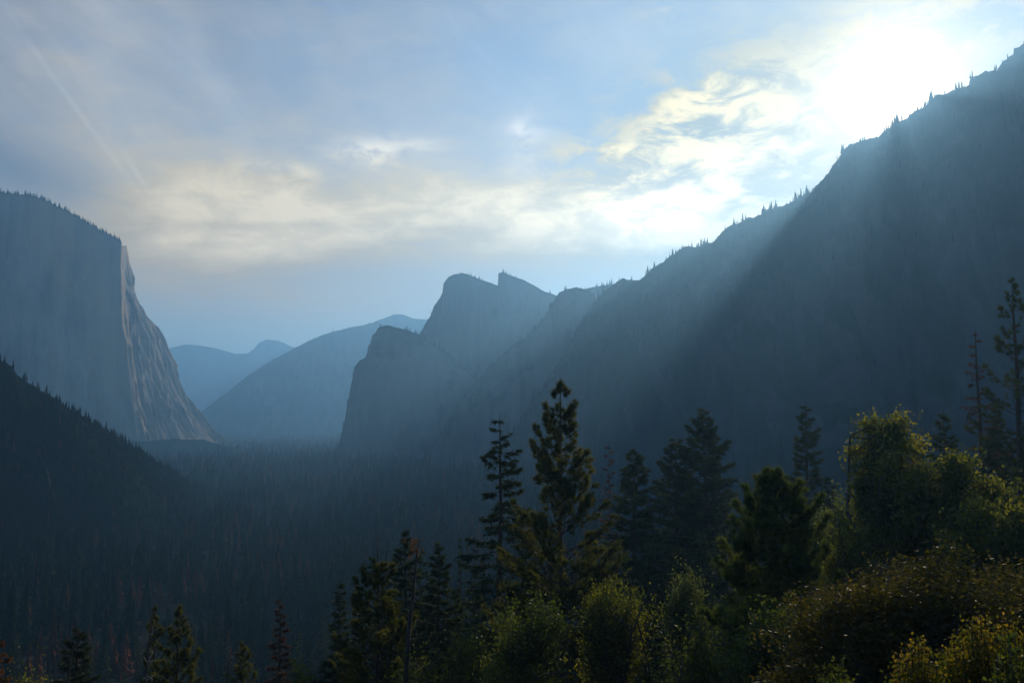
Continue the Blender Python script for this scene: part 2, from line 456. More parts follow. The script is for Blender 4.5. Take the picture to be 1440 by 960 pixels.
CREST_POINTS = {}
def mountain(name, keys, mat, label, step=2.0, jag=2.0, rough=60, rib=40, front=(0, -1), nv=60, cliff=0.5, seed=0, cat='mountain', base=-260, talus=0.35, sway=0.0):
    """a solid ridge: the crest line is known, both flanks run down to the valley floor"""
    K, s = resample(keys, step)
    n = len(K)
    C = np.array([at(a, b, c) for a, b, c in K[:, :3]])
    for i in range(n):                                 # crest roughness in metres
        C[i, 2] += fbm((s[i] * .05, seed * 7.3, 1.7), 5, 2.2, 0.62) * jag
    CREST_POINTS[name] = C.copy()
    fx = np.array((front[0], front[1], 0.0)); fx /= np.linalg.norm(fx)
    rows = []
    vs = np.concatenate([-np.linspace(1, 0.02, nv // 3), [0.0], np.linspace(0.012, 1, nv)])
    for v in vs:
        a = abs(v)
        run = (K[:, 3] if v > 0 else K[:, 4])
        # cliff profile: steep first, then a talus apron
        h = np.where(a < 1 - talus, a / (1 - talus) * cliff, cliff + (1 - cliff) * ((a - (1 - talus)) / talus))
        drop = np.where(a < 1 - talus, a / (1 - talus) * 0.80, 0.80 + 0.20 * ((a - (1 - talus)) / talus))
        off = run * h * (1 if v > 0 else -1)
        P = C + fx[None, :] * off[:, None]
        P[:, 2] = C[:, 2] + (base - C[:, 2]) * drop
        if v != 0:
            w = min(1.0, a * 6)
            for i in range(n):
                p = P[i]
                g = fbm((p[0] / 260 + seed, p[1] / 260, p[2] / 900), 4) * rough
                r = abs(mnoise.noise(Vector((p[0] / 55 + seed, p[1] / 200, p[2] / 600)))) * rib
                r2 = mnoise.noise(Vector((p[0] / 22, p[1] / 60, p[2] / 120 + seed))) * rib * 0.25
                P[i] += fx * ((g + r + r2) * w * (1 if v > 0 else -1))
                P[i, 0] += sway * g * w * 0.3
        rows.append(P)
    V = np.stack(rows, 0)
    r, c = V.shape[:2]
    i = np.arange(r - 1)[:, None] * c; j = np.arange(c - 1)[None, :]
    Q = np.stack([i + j, i + c + j, i + c + j + 1, i + j + 1], -1).reshape(-1, 4)
    me = mesh_from(name, V.reshape(-1, 3), Q, mat, True)
    o = tag(link(name, me), label, cat, kind='structure')
    return o, V

# far skyline: rounded dome at the head of the valley
mountain('distant_dome', [(150, 520, 11400, 900, 900), (215, 500, 11200, 900, 900), (240, 489, 11100, 900, 900), (262, 484, 11100, 900, 900), (285, 486, 11100, 900, 900),
          (310, 491, 11100, 900, 900), (330, 497, 11100, 900, 900), (347, 497, 11100, 900, 900), (358, 490, 11000, 900, 900),
          (364, 481, 11000, 800, 900), (375, 477, 11000, 800, 900), (392, 479, 11000, 800, 900), (410, 487, 11100, 900, 900),
          (450, 500, 11200, 900, 900), (560, 520, 11400, 900, 900), (700, 540, 11000, 900, 900)],
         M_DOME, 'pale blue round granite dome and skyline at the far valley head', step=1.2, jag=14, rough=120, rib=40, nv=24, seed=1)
mountain('hazy_shoulder', [(420, 560, 8050, 900, 800), (470, 500, 7980, 900, 800), (505, 462, 7900, 900, 800), (535, 449, 7900, 900, 800), (552, 443, 7900, 900, 800), (565, 442, 7900, 900, 800),
          (580, 447, 7900, 900, 800), (600, 449, 7900, 900, 800), (640, 440, 7900, 900, 800), (720, 470, 7980, 900, 800), (800, 540, 8050, 900, 800)],
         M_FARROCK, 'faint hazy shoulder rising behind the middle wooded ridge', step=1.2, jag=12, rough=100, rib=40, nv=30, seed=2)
mountain('wooded_ridge', [(240, 618, 7300, 500, 600), (285, 577, 7300, 700, 700), (330, 543, 7300, 800, 800), (355, 523, 7300, 800, 800), (385, 505, 7250, 800, 800), (425, 484, 7200, 800, 800),
          (455, 470, 7200, 800, 800), (490, 461, 7200, 800, 800), (530, 453, 7150, 800, 800), (570, 470, 7150, 800, 800), (640, 500, 7200, 800, 800), (760, 560, 7200, 800, 800)],
         M_FARROCK, 'blue wooded ridge sloping down to the left into the valley', step=1.2, jag=12, rough=100, rib=50, nv=40, seed=3)
# the three rock towers right of the gap
mountain('twin_spires', [(560, 640, 3400, 120, 300), (575, 520, 3400, 160, 400), (590, 473, 3400, 220, 500), (598, 455, 3400, 260, 600), (606, 443, 3400, 300, 600), (610, 430, 3400, 300, 600), (618, 420, 3400, 320, 600),
          (622, 412, 3400, 330, 600), (624, 398, 3400, 330, 600), (630, 390, 3400, 330, 600), (640, 385, 3400, 330, 600), (652, 384, 3400, 330, 600), (665, 388, 3400, 330, 600),
          (680, 394, 3400, 330, 600), (694, 399, 3400, 330, 600), (700, 401, 3400, 330, 600), (701, 385, 3390, 330, 600), (707, 383, 3390, 330, 600), (720, 388, 3390, 330, 600),
          (735, 393, 3390, 330, 600), (752, 402, 3390, 330, 600), (768, 411, 3390, 330, 600), (785, 416, 3390, 330, 600), (830, 440, 3390, 330, 600), (900, 520, 3390, 330, 600)],
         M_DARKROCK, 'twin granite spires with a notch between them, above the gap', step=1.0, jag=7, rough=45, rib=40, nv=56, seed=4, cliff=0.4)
mountain('cliff_buttress', [(468, 640, 2900, 60, 250), (478, 622, 2900, 90, 300), (484, 595, 2900, 120, 350), (490, 560, 2900, 150, 400), (496, 530, 2900, 170, 420), (499, 515, 2900, 180, 450), (505, 507, 2900, 190, 450),
          (514, 503, 2900, 200, 450), (519, 488, 2900, 220, 450), (525, 472, 2900, 230, 450), (532, 461, 2900, 240, 450), (545, 457, 2900, 250, 450), (558, 460, 2900, 260, 450),
          (572, 464, 2900, 270, 450), (586, 468, 2900, 280, 450), (620, 490, 2900, 300, 450), (680, 540, 2900, 300, 450), (740, 600, 2900, 300, 450)],
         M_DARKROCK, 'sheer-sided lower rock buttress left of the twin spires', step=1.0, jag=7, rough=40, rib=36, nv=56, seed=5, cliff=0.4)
mountain('rounded_buttress', [(600, 640, 2500, 150, 400), (650, 560, 2500, 220, 400), (690, 515, 2500, 260, 400), (712, 492, 2500, 300, 400), (740, 474, 2500, 320, 400), (762, 452, 2500, 330, 400), (776, 428, 2500, 330, 400),
          (786, 412, 2500, 330, 400), (798, 406, 2500, 330, 400), (812, 404, 2500, 330, 400), (826, 407, 2500, 330, 400), (834, 415, 2500, 330, 400), (838, 424, 2500, 330, 400),
          (870, 460, 2500, 330, 400), (960, 560, 2500, 330, 400)],
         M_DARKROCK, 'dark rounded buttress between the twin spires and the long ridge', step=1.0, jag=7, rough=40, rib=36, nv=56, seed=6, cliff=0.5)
mountain('far_saddle', [(800, 430, 3000, 300, 300), (822, 406, 3000, 300, 300), (840, 402, 3000, 300, 300), (856, 400, 3000, 300, 300), (880, 404, 3000, 300, 300), (920, 430, 3000, 300, 300)],
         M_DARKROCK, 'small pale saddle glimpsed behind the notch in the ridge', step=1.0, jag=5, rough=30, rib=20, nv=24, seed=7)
# the long ridge that hides the sun
RIDGE = [(700, 640, 2250, 200, 500), (780, 520, 2220, 380, 500), (820, 455, 2200, 480, 500), (838, 424, 2200, 520, 500), (850, 410, 2190, 540, 500), (862, 399, 2180, 560, 500), (872, 393, 2180, 580, 500), (886, 394, 2170, 600, 500),
         (900, 392, 2160, 620, 500), (912, 384, 2150, 640, 500), (922, 376, 2140, 640, 500), (940, 362, 2120, 640, 500), (962, 348, 2100, 640, 500), (985, 344, 2070, 640, 500),
         (1003, 338, 2050, 640, 500), (1022, 322, 2030, 640, 500), (1040, 310, 2000, 640, 500), (1062, 303, 1980, 640, 500), (1085, 294, 1960, 640, 500), (1110, 284, 1930, 640, 500),
         (1140, 270, 1900, 640, 500), (1152, 258, 1890, 630, 500), (1166, 240, 1880, 620, 500), (1178, 226, 1870, 600, 500), (1188, 208, 1860, 580, 500), (1196, 201, 1850, 570, 500),
         (1215, 196, 1840, 560, 500), (1236, 192, 1820, 550, 500), (1247, 184, 1810, 540, 500), (1262, 174, 1800, 540, 500), (1282, 162, 1790, 530, 500), (1300, 148, 1770, 520, 500), (1322, 134, 1760, 500, 500),
         (1345, 126, 1740, 500, 500), (1362, 118, 1730, 500, 500), (1366, 110, 1720, 500, 500), (1385, 100, 1710, 490, 500), (1402, 95, 1700, 490, 500), (1412, 84, 1690, 480, 500), (1424, 76, 1680, 480, 500),
         (1426, 66, 1680, 480, 500), (1440, 62, 1670, 480, 500), (1500, 40, 1620, 480, 500), (1620, 10, 1500, 470, 500), (1800, -20, 1350, 450, 500), (2100, 60, 1100, 420, 500), (2500, 250, 800, 350, 400)]
_, V_RIDGE = mountain('long_ridge', RIDGE, M_BRUSHROCK, 'towering dark forested ridge on the right with the sun behind its crest', step=1.3, jag=15, rough=90, rib=60, nv=70, seed=8, front=(-0.35, -1), cliff=0.62)
# dark slope entering from the left
_, V_SLOPE = mountain('shaded_slope', [(-420, 330, 775, 186, 310), (-200, 420, 806, 198, 310), (-60, 478, 855, 198, 310), (0, 506, 880, 198, 310), (16, 514, 886, 198, 310), (24, 528, 892, 186, 310), (40, 538, 899, 186, 310), (62, 551, 911, 186, 310),
          (90, 569, 930, 200, 310), (120, 587, 960, 210, 300), (150, 605, 1000, 220, 300), (180, 624, 1060, 240, 300), (210, 643, 1140, 250, 300),
          (250, 666, 1260, 240, 260), (290, 688, 1380, 200, 220), (330, 708, 1460, 150, 160), (370, 728, 1520, 100, 100), (400, 742, 1560, 60, 80)],
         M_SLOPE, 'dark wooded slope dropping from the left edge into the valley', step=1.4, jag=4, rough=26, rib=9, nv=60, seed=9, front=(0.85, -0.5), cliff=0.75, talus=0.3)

def granite_cliff():
    """the great wall on the left: shaded face, bright prow, receding flank in the sun"""
    # height levels given by photograph rows; prow and right-hand outline per row
    rows = np.array([275, 300, 325, 340, 350, 362, 380, 410, 425, 447, 462, 478, 500, 523, 545, 562, 585, 607, 625, 660], float)
    prow = np.array([166, 166, 166, 166, 166, 166, 166, 167, 168, 170, 172, 174, 177, 179, 182, 184, 189, 194, 197, 204], float)
    outl = np.array([172, 172, 172, 172, 173, 175, 176, 177, 185, 200, 213, 226, 236, 243, 254, 264, 281, 300, 318, 345], float)
    DP, DO = 3250.0, 3950.0
    crest_px = np.array([-420, -120, 0, 18, 40, 62, 90, 112, 130, 150, 162, 171], float)
    crest_py = np.array([262, 266, 275, 277, 286, 295, 307, 317, 325, 333, 338, 346], float)
    nW, nS, nB, nv = 210, 130, 24, 190
    zlev_p = np.array([at(166, r, DP)[2] for r in rows])[::-1]
    zlev_o = np.array([at(166, r, DO)[2] for r in rows])[::-1]
    f_prow = lambda z: float(np.interp(z, zlev_p, prow[::-1]))
    f_outl = lambda z: float(np.interp(z, zlev_o, outl[::-1]))
    zbase = -260.0
    cols = []
    ztops = []
    uW = np.linspace(0, 1, nW) ** 0.7
    V = np.zeros((nv + 14, nW + nS + nB, 3))
    for ci in range(nW + nS + nB):
        if ci < nW:
            u = uW[ci]
            px = -420 + (166 + 420) * u
            Y = 2550 + (DP - 2550) * u
            ztop = at(px, np.interp(px, crest_px, crest_py), Y)[2]
        elif ci < nW + nS:
            u = (ci - nW + 1) / nS
            ztop = at(171, 346, DP + (DO - DP) * u)[2]
        else:
            u = (ci - nW - nS + 1) / nB
            ztop = at(171, 346, DO)[2] + 30 * u
        zz = zbase + (ztop - zbase) * np.linspace(0, 1, nv) ** 0.9
        for k, z in enumerate(zz):
            pr = at(f_prow(z) + 3.0 * fbm((z / 85, 7.1, 0.4), 4, 2.1, .6) * min(1, max(0, (ztop - z) / 120)), 480, DP); ot = at(f_outl(z) + 3.2 * fbm((z / 70, 3.3, 0.7), 4, 2.1, .6) * min(1, max(0, (ztop - z) / 150)), 480, DO)
            a = max(0.0, (ztop - z)) / 1000.0
            if ci < nW:
                far = at(-420, 480, 2550)
                p = np.array((far[0] + (pr[0] - far[0]) * u, far[1] + (pr[1] - far[1]) * u, z))
                nrm = np.array((0.42, -0.9, 0))
                # the face leans out toward its foot
                p += nrm * (a ** 2) * 60 * (1 - u)
                fade = min(1.0, (1 - u) * 9)
            elif ci < nW + nS:
                p = np.array((pr[0] + (ot[0] - pr[0]) * u, pr[1] + (ot[1] - pr[1]) * u, z))
                p += np.array((1, 0.1, 0)) * math.sin(u * math.pi) * 8 * min(1, a * 2)
                nrm = np.array((0.96, -0.25, 0)); fade = min(1.0, min(u, 1.15 - u) * 7) * 0.9 + 0.1
            else:
                yb = ot[1] + 1800 * u; p = np.array((ot[0] * yb / ot[1] - 500 * u ** .7, yb, z)); nrm = np.array((0.9, 0.3, 0)); fade = 1.0
            q = Vector((p[0] / 140 + 3, p[1] / 140, z / 420))
            rib = fbm(q, 6, 2.1, 0.6) * 80
            rib += abs(mnoise.noise(Vector((p[0] / 38, p[1] / 38, z / 260)))) * 20 + mnoise.noise(Vector((p[0] / 14, p[1] / 14, z / 70))) * 5
            if ci < nW:                       # dihedral corners: gentle rise, abrupt side turned to the sun
                w1 = (u * 9.0 + 0.9 * mnoise.noise(Vector((z / 380, u * 3, 1.5)))) % 1.0
                saw = w1 if w1 < .88 else (1 - w1) / .12 * .88
                rib += saw * 34 * max(0.0, 0.45 + 1.7 * mnoise.noise(Vector((u * 7, z / 260, 8.8))))
            elif ci < nW + nS:
                w1 = (u * 7.0 + 1.3 * mnoise.noise(Vector((z / 240, u * 3, 4.5))) + z / 900) % 1.0
                saw = w1 if w1 < .85 else (1 - w1) / .15 * .85
                rib = fbm((p[1] / 75, 2.0, z / 520), 6, 2.1, .62) * 44 + abs(mnoise.noise(Vector((p[1] / 30, 5.0, z / 230)))) * 26 + mnoise.noise(Vector((p[1] / 11, 1.0, z / 60))) * 5 + saw * 46 * (0.5 + .9 * mnoise.noise(Vector((u * 5, z / 180, 2.8))))
            top_f = min(1.0, max(0.08, a * 5))
            V[k, ci] = p + nrm * rib * fade * top_f
        # rounded wooded summit going back
        for k in range(14):
            t = (k + 1) / 14
            back = np.array((-0.45, 0.9, 0)) * (1500 * t)
            P = V[nv - 1, ci] + back
            P[2] = ztop + 15 * math.sin(t * 2.2) - 420 * t * t + fbm((P[0] / 120, P[1] / 120, 4), 3) * 8
            V[nv + k, ci] = P
        jag = fbm((ci * .22, 2.2, 9.1), 4, 2.2, .6) * 9 * min(1, max(0, nW + 20 - ci) / 40)
        V[nv - 1, ci, 2] += jag
    r, c = V.shape[:2]
    i = np.arange(r - 1)[:, None] * c; j = np.arange(c - 1)[None, :]
    Q = np.stack([i + j, i + j + 1, i + c + j + 1, i + c + j], -1).reshape(-1, 4)
    me = mesh_from('granite_cliff', V.reshape(-1, 3), Q, M_GRANITE, True)
    tag(link('granite_cliff', me), 'immense sheer granite cliff at the left with a sunlit prow', 'cliff', kind='structure')
    CREST_POINTS['granite_cliff'] = V[nv - 1, :nW].copy()
    # talus apron with trees under the wall
    return V
V_CLIFF = granite_cliff()
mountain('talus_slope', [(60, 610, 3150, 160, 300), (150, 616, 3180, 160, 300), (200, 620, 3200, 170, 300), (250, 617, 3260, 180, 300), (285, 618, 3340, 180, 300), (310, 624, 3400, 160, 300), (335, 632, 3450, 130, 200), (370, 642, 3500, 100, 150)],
         M_BRUSHROCK, 'low wooded talus apron at the foot of the granite cliff', step=1.4, jag=8, rough=25, rib=12, nv=24, seed=11)

# ------------------------------------------------------------------ far forest (uncountable, one mass)
def cone_tree(h, r, tiers, sides, ragged):
    """one far conifer: a few ragged skirts round a thin stem"""
    vs, fs = [], []
    n = 0
    for k in range(tiers):
        z0 = h * (0.08 + 0.80 * k / tiers); z1 = h * min(1.0, 0.08 + 0.80 * (k + 1.75) / tiers)
        rr = r * (1 - 0.92 * k / tiers)
        th = np.linspace(0, 2 * np.pi, sides, endpoint=False) + rng.uniform(0, 6)
        rad = rr * rng.uniform(1 - ragged, 1 + ragged * .5, sides)
        ring = np.stack([np.cos(th) * rad, np.sin(th) * rad, z0 + rng.uniform(-.03, .03, sides) * h], 1)
        vs.append(ring); vs.append(np.array([[0, 0, z1]]))
        a = np.arange(sides)
        fs.append(np.stack([n + a, n + (a + 1) % sides, np.full(sides, n + sides)], 1))
        n += sides + 1
    return np.concatenate(vs), np.concatenate(fs)

def forest_mass(name, P, H, var, variants, label):
    """merge thousands of far conifers into one mesh"""
    Vs, Fs, Va = [], [], []
    off = 0
    pick = rng.integers(0, len(variants), len(P))
    for k, (v, f) in enumerate(variants):
        idx = np.where(pick == k)[0]
        if not len(idx): continue
        an = rng.uniform(0, 6.28, len(idx)); ca, sa = np.cos(an)[:, None], np.sin(an)[:, None]
        h = H[idx][:, None]; w = h * rng.uniform(0.75, 1.25, len(idx))[:, None]
        X = (v[None, :, 0] * ca - v[None, :, 1] * sa) * w + P[idx, 0][:, None]
        Y = (v[None, :, 0] * sa + v[None, :, 1] * ca) * w + P[idx, 1][:, None]
        Z = v[None, :, 2] * h + P[idx, 2][:, None]
        Vs.append(np.stack([X, Y, Z], -1).reshape(-1, 3))
        Fs.append((f[None] + (np.arange(len(idx)) * len(v))[:, None, None] + off).reshape(-1, 3))
        Va.append(np.repeat(var[idx], len(v)))
        off += len(idx) * len(v)
    me = mesh_from(name, np.concatenate(Vs), np.concatenate(Fs), M_FOREST, False, attrs={'var': np.concatenate(Va)})
    return tag(link(name, me), label, 'forest', kind='stuff')

MID_TREES = []
def build_forests():
    var_near = [cone_tree(1, 0.17, 10, 9, .5) for _ in range(5)] + [cone_tree(1, 0.10, 9, 7, .6) for _ in range(2)]
    var_far = [cone_tree(1, 0.16, 4, 6, .35) for _ in range(4)]
    def wedge(n, y0, y1, margin=1.15, p=2.0):
        u = rng.uniform(0, 1, n)
        Y = (y0 ** p + u * (y1 ** p - y0 ** p)) ** (1 / p)
        X = Y * rng.uniform(-.576 * margin, .576 * margin, n)
        return X, Y
    X, Y = wedge(15000, 300, 1900, p=1.6)
    Z = ground_z(X, Y) - 1
    cl = np.array([mnoise.noise(Vector((a / 140, b / 140, 0))) + .6 * mnoise.noise(Vector((a / 45, b / 45, 3))) for a, b in zip(X, Y)])
    dead = (cl + rng.normal(0, .35, len(X))) > 0.42
    big = np.array([mnoise.noise(Vector((a / 90, b / 90, 11))) for a, b in zip(X, Y)])
    H = np.clip(rng.normal(24, 8, len(X)) + big * 18, 6, 46) * np.where(dead, .92, 1)
    var = np.where(dead, rng.uniform(.72, 1.0, len(X)), rng.uniform(0, .62, len(X)))
    # the nearest ones that show largest become trees of their own
    ang = np.abs(X / Y) < .60
    vis = ang & (Y < 640) & (Y > 370) & (X / Y < 0.12)
    idx = np.where(vis)[0]
    idx = idx[np.argsort(Y[idx])][:150]
    MID_TREES.extend([(X[i], Y[i], Z[i], H[i], bool(dead[i])) for i in idx])
    keep = np.ones(len(X), bool); keep[idx] = False
    forest_mass('valley_forest', np.stack([X, Y, Z], 1)[keep], H[keep], var[keep], var_near,
                'dark shaded conifer forest with rust-red dead patches on the valley floor')
    X, Y = wedge(16000, 1900, 6500, p=1.5)
    P = np.stack([X, Y, ground_z(X, Y) - 1], 1)
    H = rng.uniform(16, 36, len(X))
    var = np.where(rng.uniform(0, 1, len(X)) < .14, .85, rng.uniform(0, .6, len(X)))
    forest_mass('far_valley_forest', P, H, var, var_far, 'hazy far forest filling the valley bottom toward the gap')
    # trees standing on crests and ledges
    pts, hs = [], []
    dens = {'long_ridge': (.55, 15), 'twin_spires': (.4, 12), 'cliff_buttress': (.5, 14), 'rounded_buttress': (.45, 12), 'granite_cliff': (2.6, 13),
            'wooded_ridge': (.6, 16), 'hazy_shoulder': (.4, 16), 'shaded_slope': (.5, 5), 'far_saddle': (.8, 16)}
    for nm, (d, h) in dens.items():
        C = CREST_POINTS[nm]
        for i in range(len(C) - 1):
            clump = nm == 'granite_cliff' or fbm((i * .045, len(nm), 0.3), 3) > 0.06
            for _ in range(rng.poisson(d * (2.2 if clump else .10))):
                t = rng.uniform()
                p = C[i] * (1 - t) + C[i + 1] * t
                if abs(C[i + 1][2] - C[i][2]) > 14: continue
                pts.append(p + np.array((0, rng.uniform(-6, 6), -2.0))); hs.append(h * min(1.7, float(rng.lognormal(-.45, .5))))
    for V, n, h in ((V_RIDGE, 2600, 15), (V_RIDGE[23:42], 1900, 15), (V_SLOPE, 22000, 10)):
        r, c = V.shape[:2]
        r0 = r // 4 if r > 60 else 0
        cell = np.linalg.norm(np.cross(V[r0 + 1:, :-1] - V[r0:-1, :-1], V[r0:-1, 1:] - V[r0:-1, :-1]), axis=2)
        pick = rng.choice(cell.size, n, p=(cell / cell.sum()).ravel())
        for q in pick:
            a, b = r0 + int(q) // cell.shape[1], int(q) % cell.shape[1]
            if rng.uniform() < .75 and fbm(tuple(V[a, b] / 60), 3) < -0.05: continue
            pts.append(V[a, b] + rng.uniform(0, 1) * (V[a, b + 1] - V[a, b]) + rng.uniform(0, 1) * (V[a + 1, b] - V[a, b]) - np.array((0, 0, 1.5)))
            hs.append(h * rng.uniform(.4, 1.25))
    pts, hs = np.array(pts), np.array(hs)
    var = np.where(rng.uniform(0, 1, len(pts)) < .06, .8, rng.uniform(0, .5, len(pts)))
    forest_mass('ridge_forest', pts, hs, var, var_far + [cone_tree(1, .14, 5, 6, .5)], 'tiny trees along the ridge crests and ledges of the mountains')
build_forests()

# ------------------------------------------------------------------ near trees
def unit(v):
    return v / (np.linalg.norm(v, axis=-1)[..., None] + 1e-9)

def conifer(H, prof, crown_from, nb, mode, foliage, bark=M_BARK, tip_bare=0.0, dens=1.0, lean=0.0, r0=None, needle=1.0, gaps=0.0):
    """trunk with limbs, and a crown of needle tufts or flat sprays; prof(t) = half width at t (0 tip .. 1 crown foot)"""
    tr, cr = Geo(), Geo()
    r0 = r0 or H * 0.012
    zs = np.linspace(0, H, 14)
    wob = np.cumsum(rng.normal(0, .05, (14, 2)), 0) * (H / 40)
    def axis(z):
        return np.array((np.interp(z, zs, wob[:, 0]) + lean * z, np.interp(z, zs, wob[:, 1]), z))
    tr.tube([axis(z) for z in zs], [r0 * (1 - z / H) ** .8 + 0.02 for z in zs], 8)
    Lc = H - crown_from
    C, D, W = [], [], []
    for k in range(nb):
        t = ((k + rng.uniform(.1, .9)) / nb) ** 0.85
        z = H - t * Lc
        if t * Lc < 0.01 * H: continue
        az = k * 2.39996 + rng.normal(0, .35)
        # gaps in the crown
        if gaps and (.04 < t < .5 if mode == 'pine' else t > .16) and mnoise.noise(Vector((math.cos(az) * 1.2, math.sin(az) * 1.2, z / 3.2))) < -0.32 + gaps * .5: 
            if rng.uniform() < .8: continue
        L = max(.25, prof(t) * rng.uniform(.62, 1.14))
        if mode == 'pine':
            e0 = math.radians(np.interp(t, (0, .15, .5, 1), (62, 42, 24, 2)) + rng.normal(0, 8)); curl = .30
        elif mode == 'droop':
            e0 = math.radians(np.interp(t, (0, .3, 1), (20, 2, -22)) + rng.normal(0, 9)); curl = .10
        else:
            e0 = math.radians(np.interp(t, (0, .2, 1), (40, 12, -14)) + rng.normal(0, 6)); curl = .12
        m = 6
        s = np.linspace(0, 1, m)
        hd = np.array((math.cos(az), math.sin(az), 0))
        el = e0 + (s - .3) * curl * 2 * (1 if mode != 'droop' else 1.6) - (.25 * np.sin(s * 3.1) if mode == 'droop' else 0)
        step = L / (m - 1)
        pts = [axis(z)]
        for q in range(1, m):
            hd2 = hd + np.array((-hd[1], hd[0], 0)) * rng.normal(0, .10)
            pts.append(pts[-1] + step * (hd2 * math.cos(el[q]) + np.array((0, 0, math.sin(el[q])))))
        pts = np.array(pts)
        rb = max(.012, r0 * .16 * (L / max(1.0, prof(1.0))) ** .8)
        tr.tube(pts, rb * (1 - .8 * s), 4)
        if t < tip_bare:
            if rng.uniform() < .25: continue
        tone = np.clip(.45 + rng.normal(0, .14), 0, 1)
        def P(f):
            f = np.clip(f, 0, 1) * (m - 1); i = np.minimum(f.astype(int), m - 2); g = (f - i)[:, None]
            return pts[i] * (1 - g) + pts[i + 1] * g
        if mode == 'pine':
            nt = max(4, int(L * 5.4 * dens))
            f = rng.uniform(.22 if L > 1.2 else .0, 1, nt) ** .75
            base = P(f)
            tl = (.16 + .30 * (1 - f)) * min(L, 2.8) * rng.uniform(.4, 1.0, nt)
            sd = rng.choice([-1, 1], nt) * np.radians(rng.uniform(25, 70, nt))
            dirs = np.stack([math.cos(az) * np.cos(sd) - math.sin(az) * np.sin(sd), math.sin(az) * np.cos(sd) + math.cos(az) * np.sin(sd),
                             rng.uniform(-.05, .75, nt)], 1)
            dirs = unit(dirs)
            ends = base + dirs * tl[:, None]
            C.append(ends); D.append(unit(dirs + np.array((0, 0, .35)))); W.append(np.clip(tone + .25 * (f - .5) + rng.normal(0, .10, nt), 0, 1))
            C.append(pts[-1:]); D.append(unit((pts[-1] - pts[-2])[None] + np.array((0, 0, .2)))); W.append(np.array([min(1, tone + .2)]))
        else:
            nt = max(5, int(L * 13 * dens))
            f = rng.uniform(.12, 1, nt)
            base = P(f)
            tl = (.12 + .50 * (1 - f)) * min(L, 3.4) * rng.uniform(.15, 1.0, nt)
            sd = rng.choice([-1, 1], nt) * np.radians(rng.uniform(20, 75, nt))
            dirs = unit(np.stack([math.cos(az) * np.cos(sd) - math.sin(az) * np.sin(sd), math.sin(az) * np.cos(sd) + math.cos(az) * np.sin(sd),
                                  rng.uniform(-.35, .18, nt) if mode != 'droop' else rng.uniform(-.75, .05, nt)], 1))
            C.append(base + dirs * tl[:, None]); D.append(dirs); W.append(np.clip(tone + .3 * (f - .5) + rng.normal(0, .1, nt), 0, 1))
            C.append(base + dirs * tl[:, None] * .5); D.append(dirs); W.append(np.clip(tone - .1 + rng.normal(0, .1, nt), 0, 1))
    if C:
        C, D, W = np.concatenate(C), np.concatenate(D), np.concatenate(W)
        if mode == 'pine':
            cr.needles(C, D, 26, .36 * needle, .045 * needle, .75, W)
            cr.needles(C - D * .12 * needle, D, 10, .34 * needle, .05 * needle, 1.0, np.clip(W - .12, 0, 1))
        else:
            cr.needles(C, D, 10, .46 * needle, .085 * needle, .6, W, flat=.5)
    return tr.mesh('trunk', bark, True), (cr.mesh('crown', foliage) if cr.n else None)

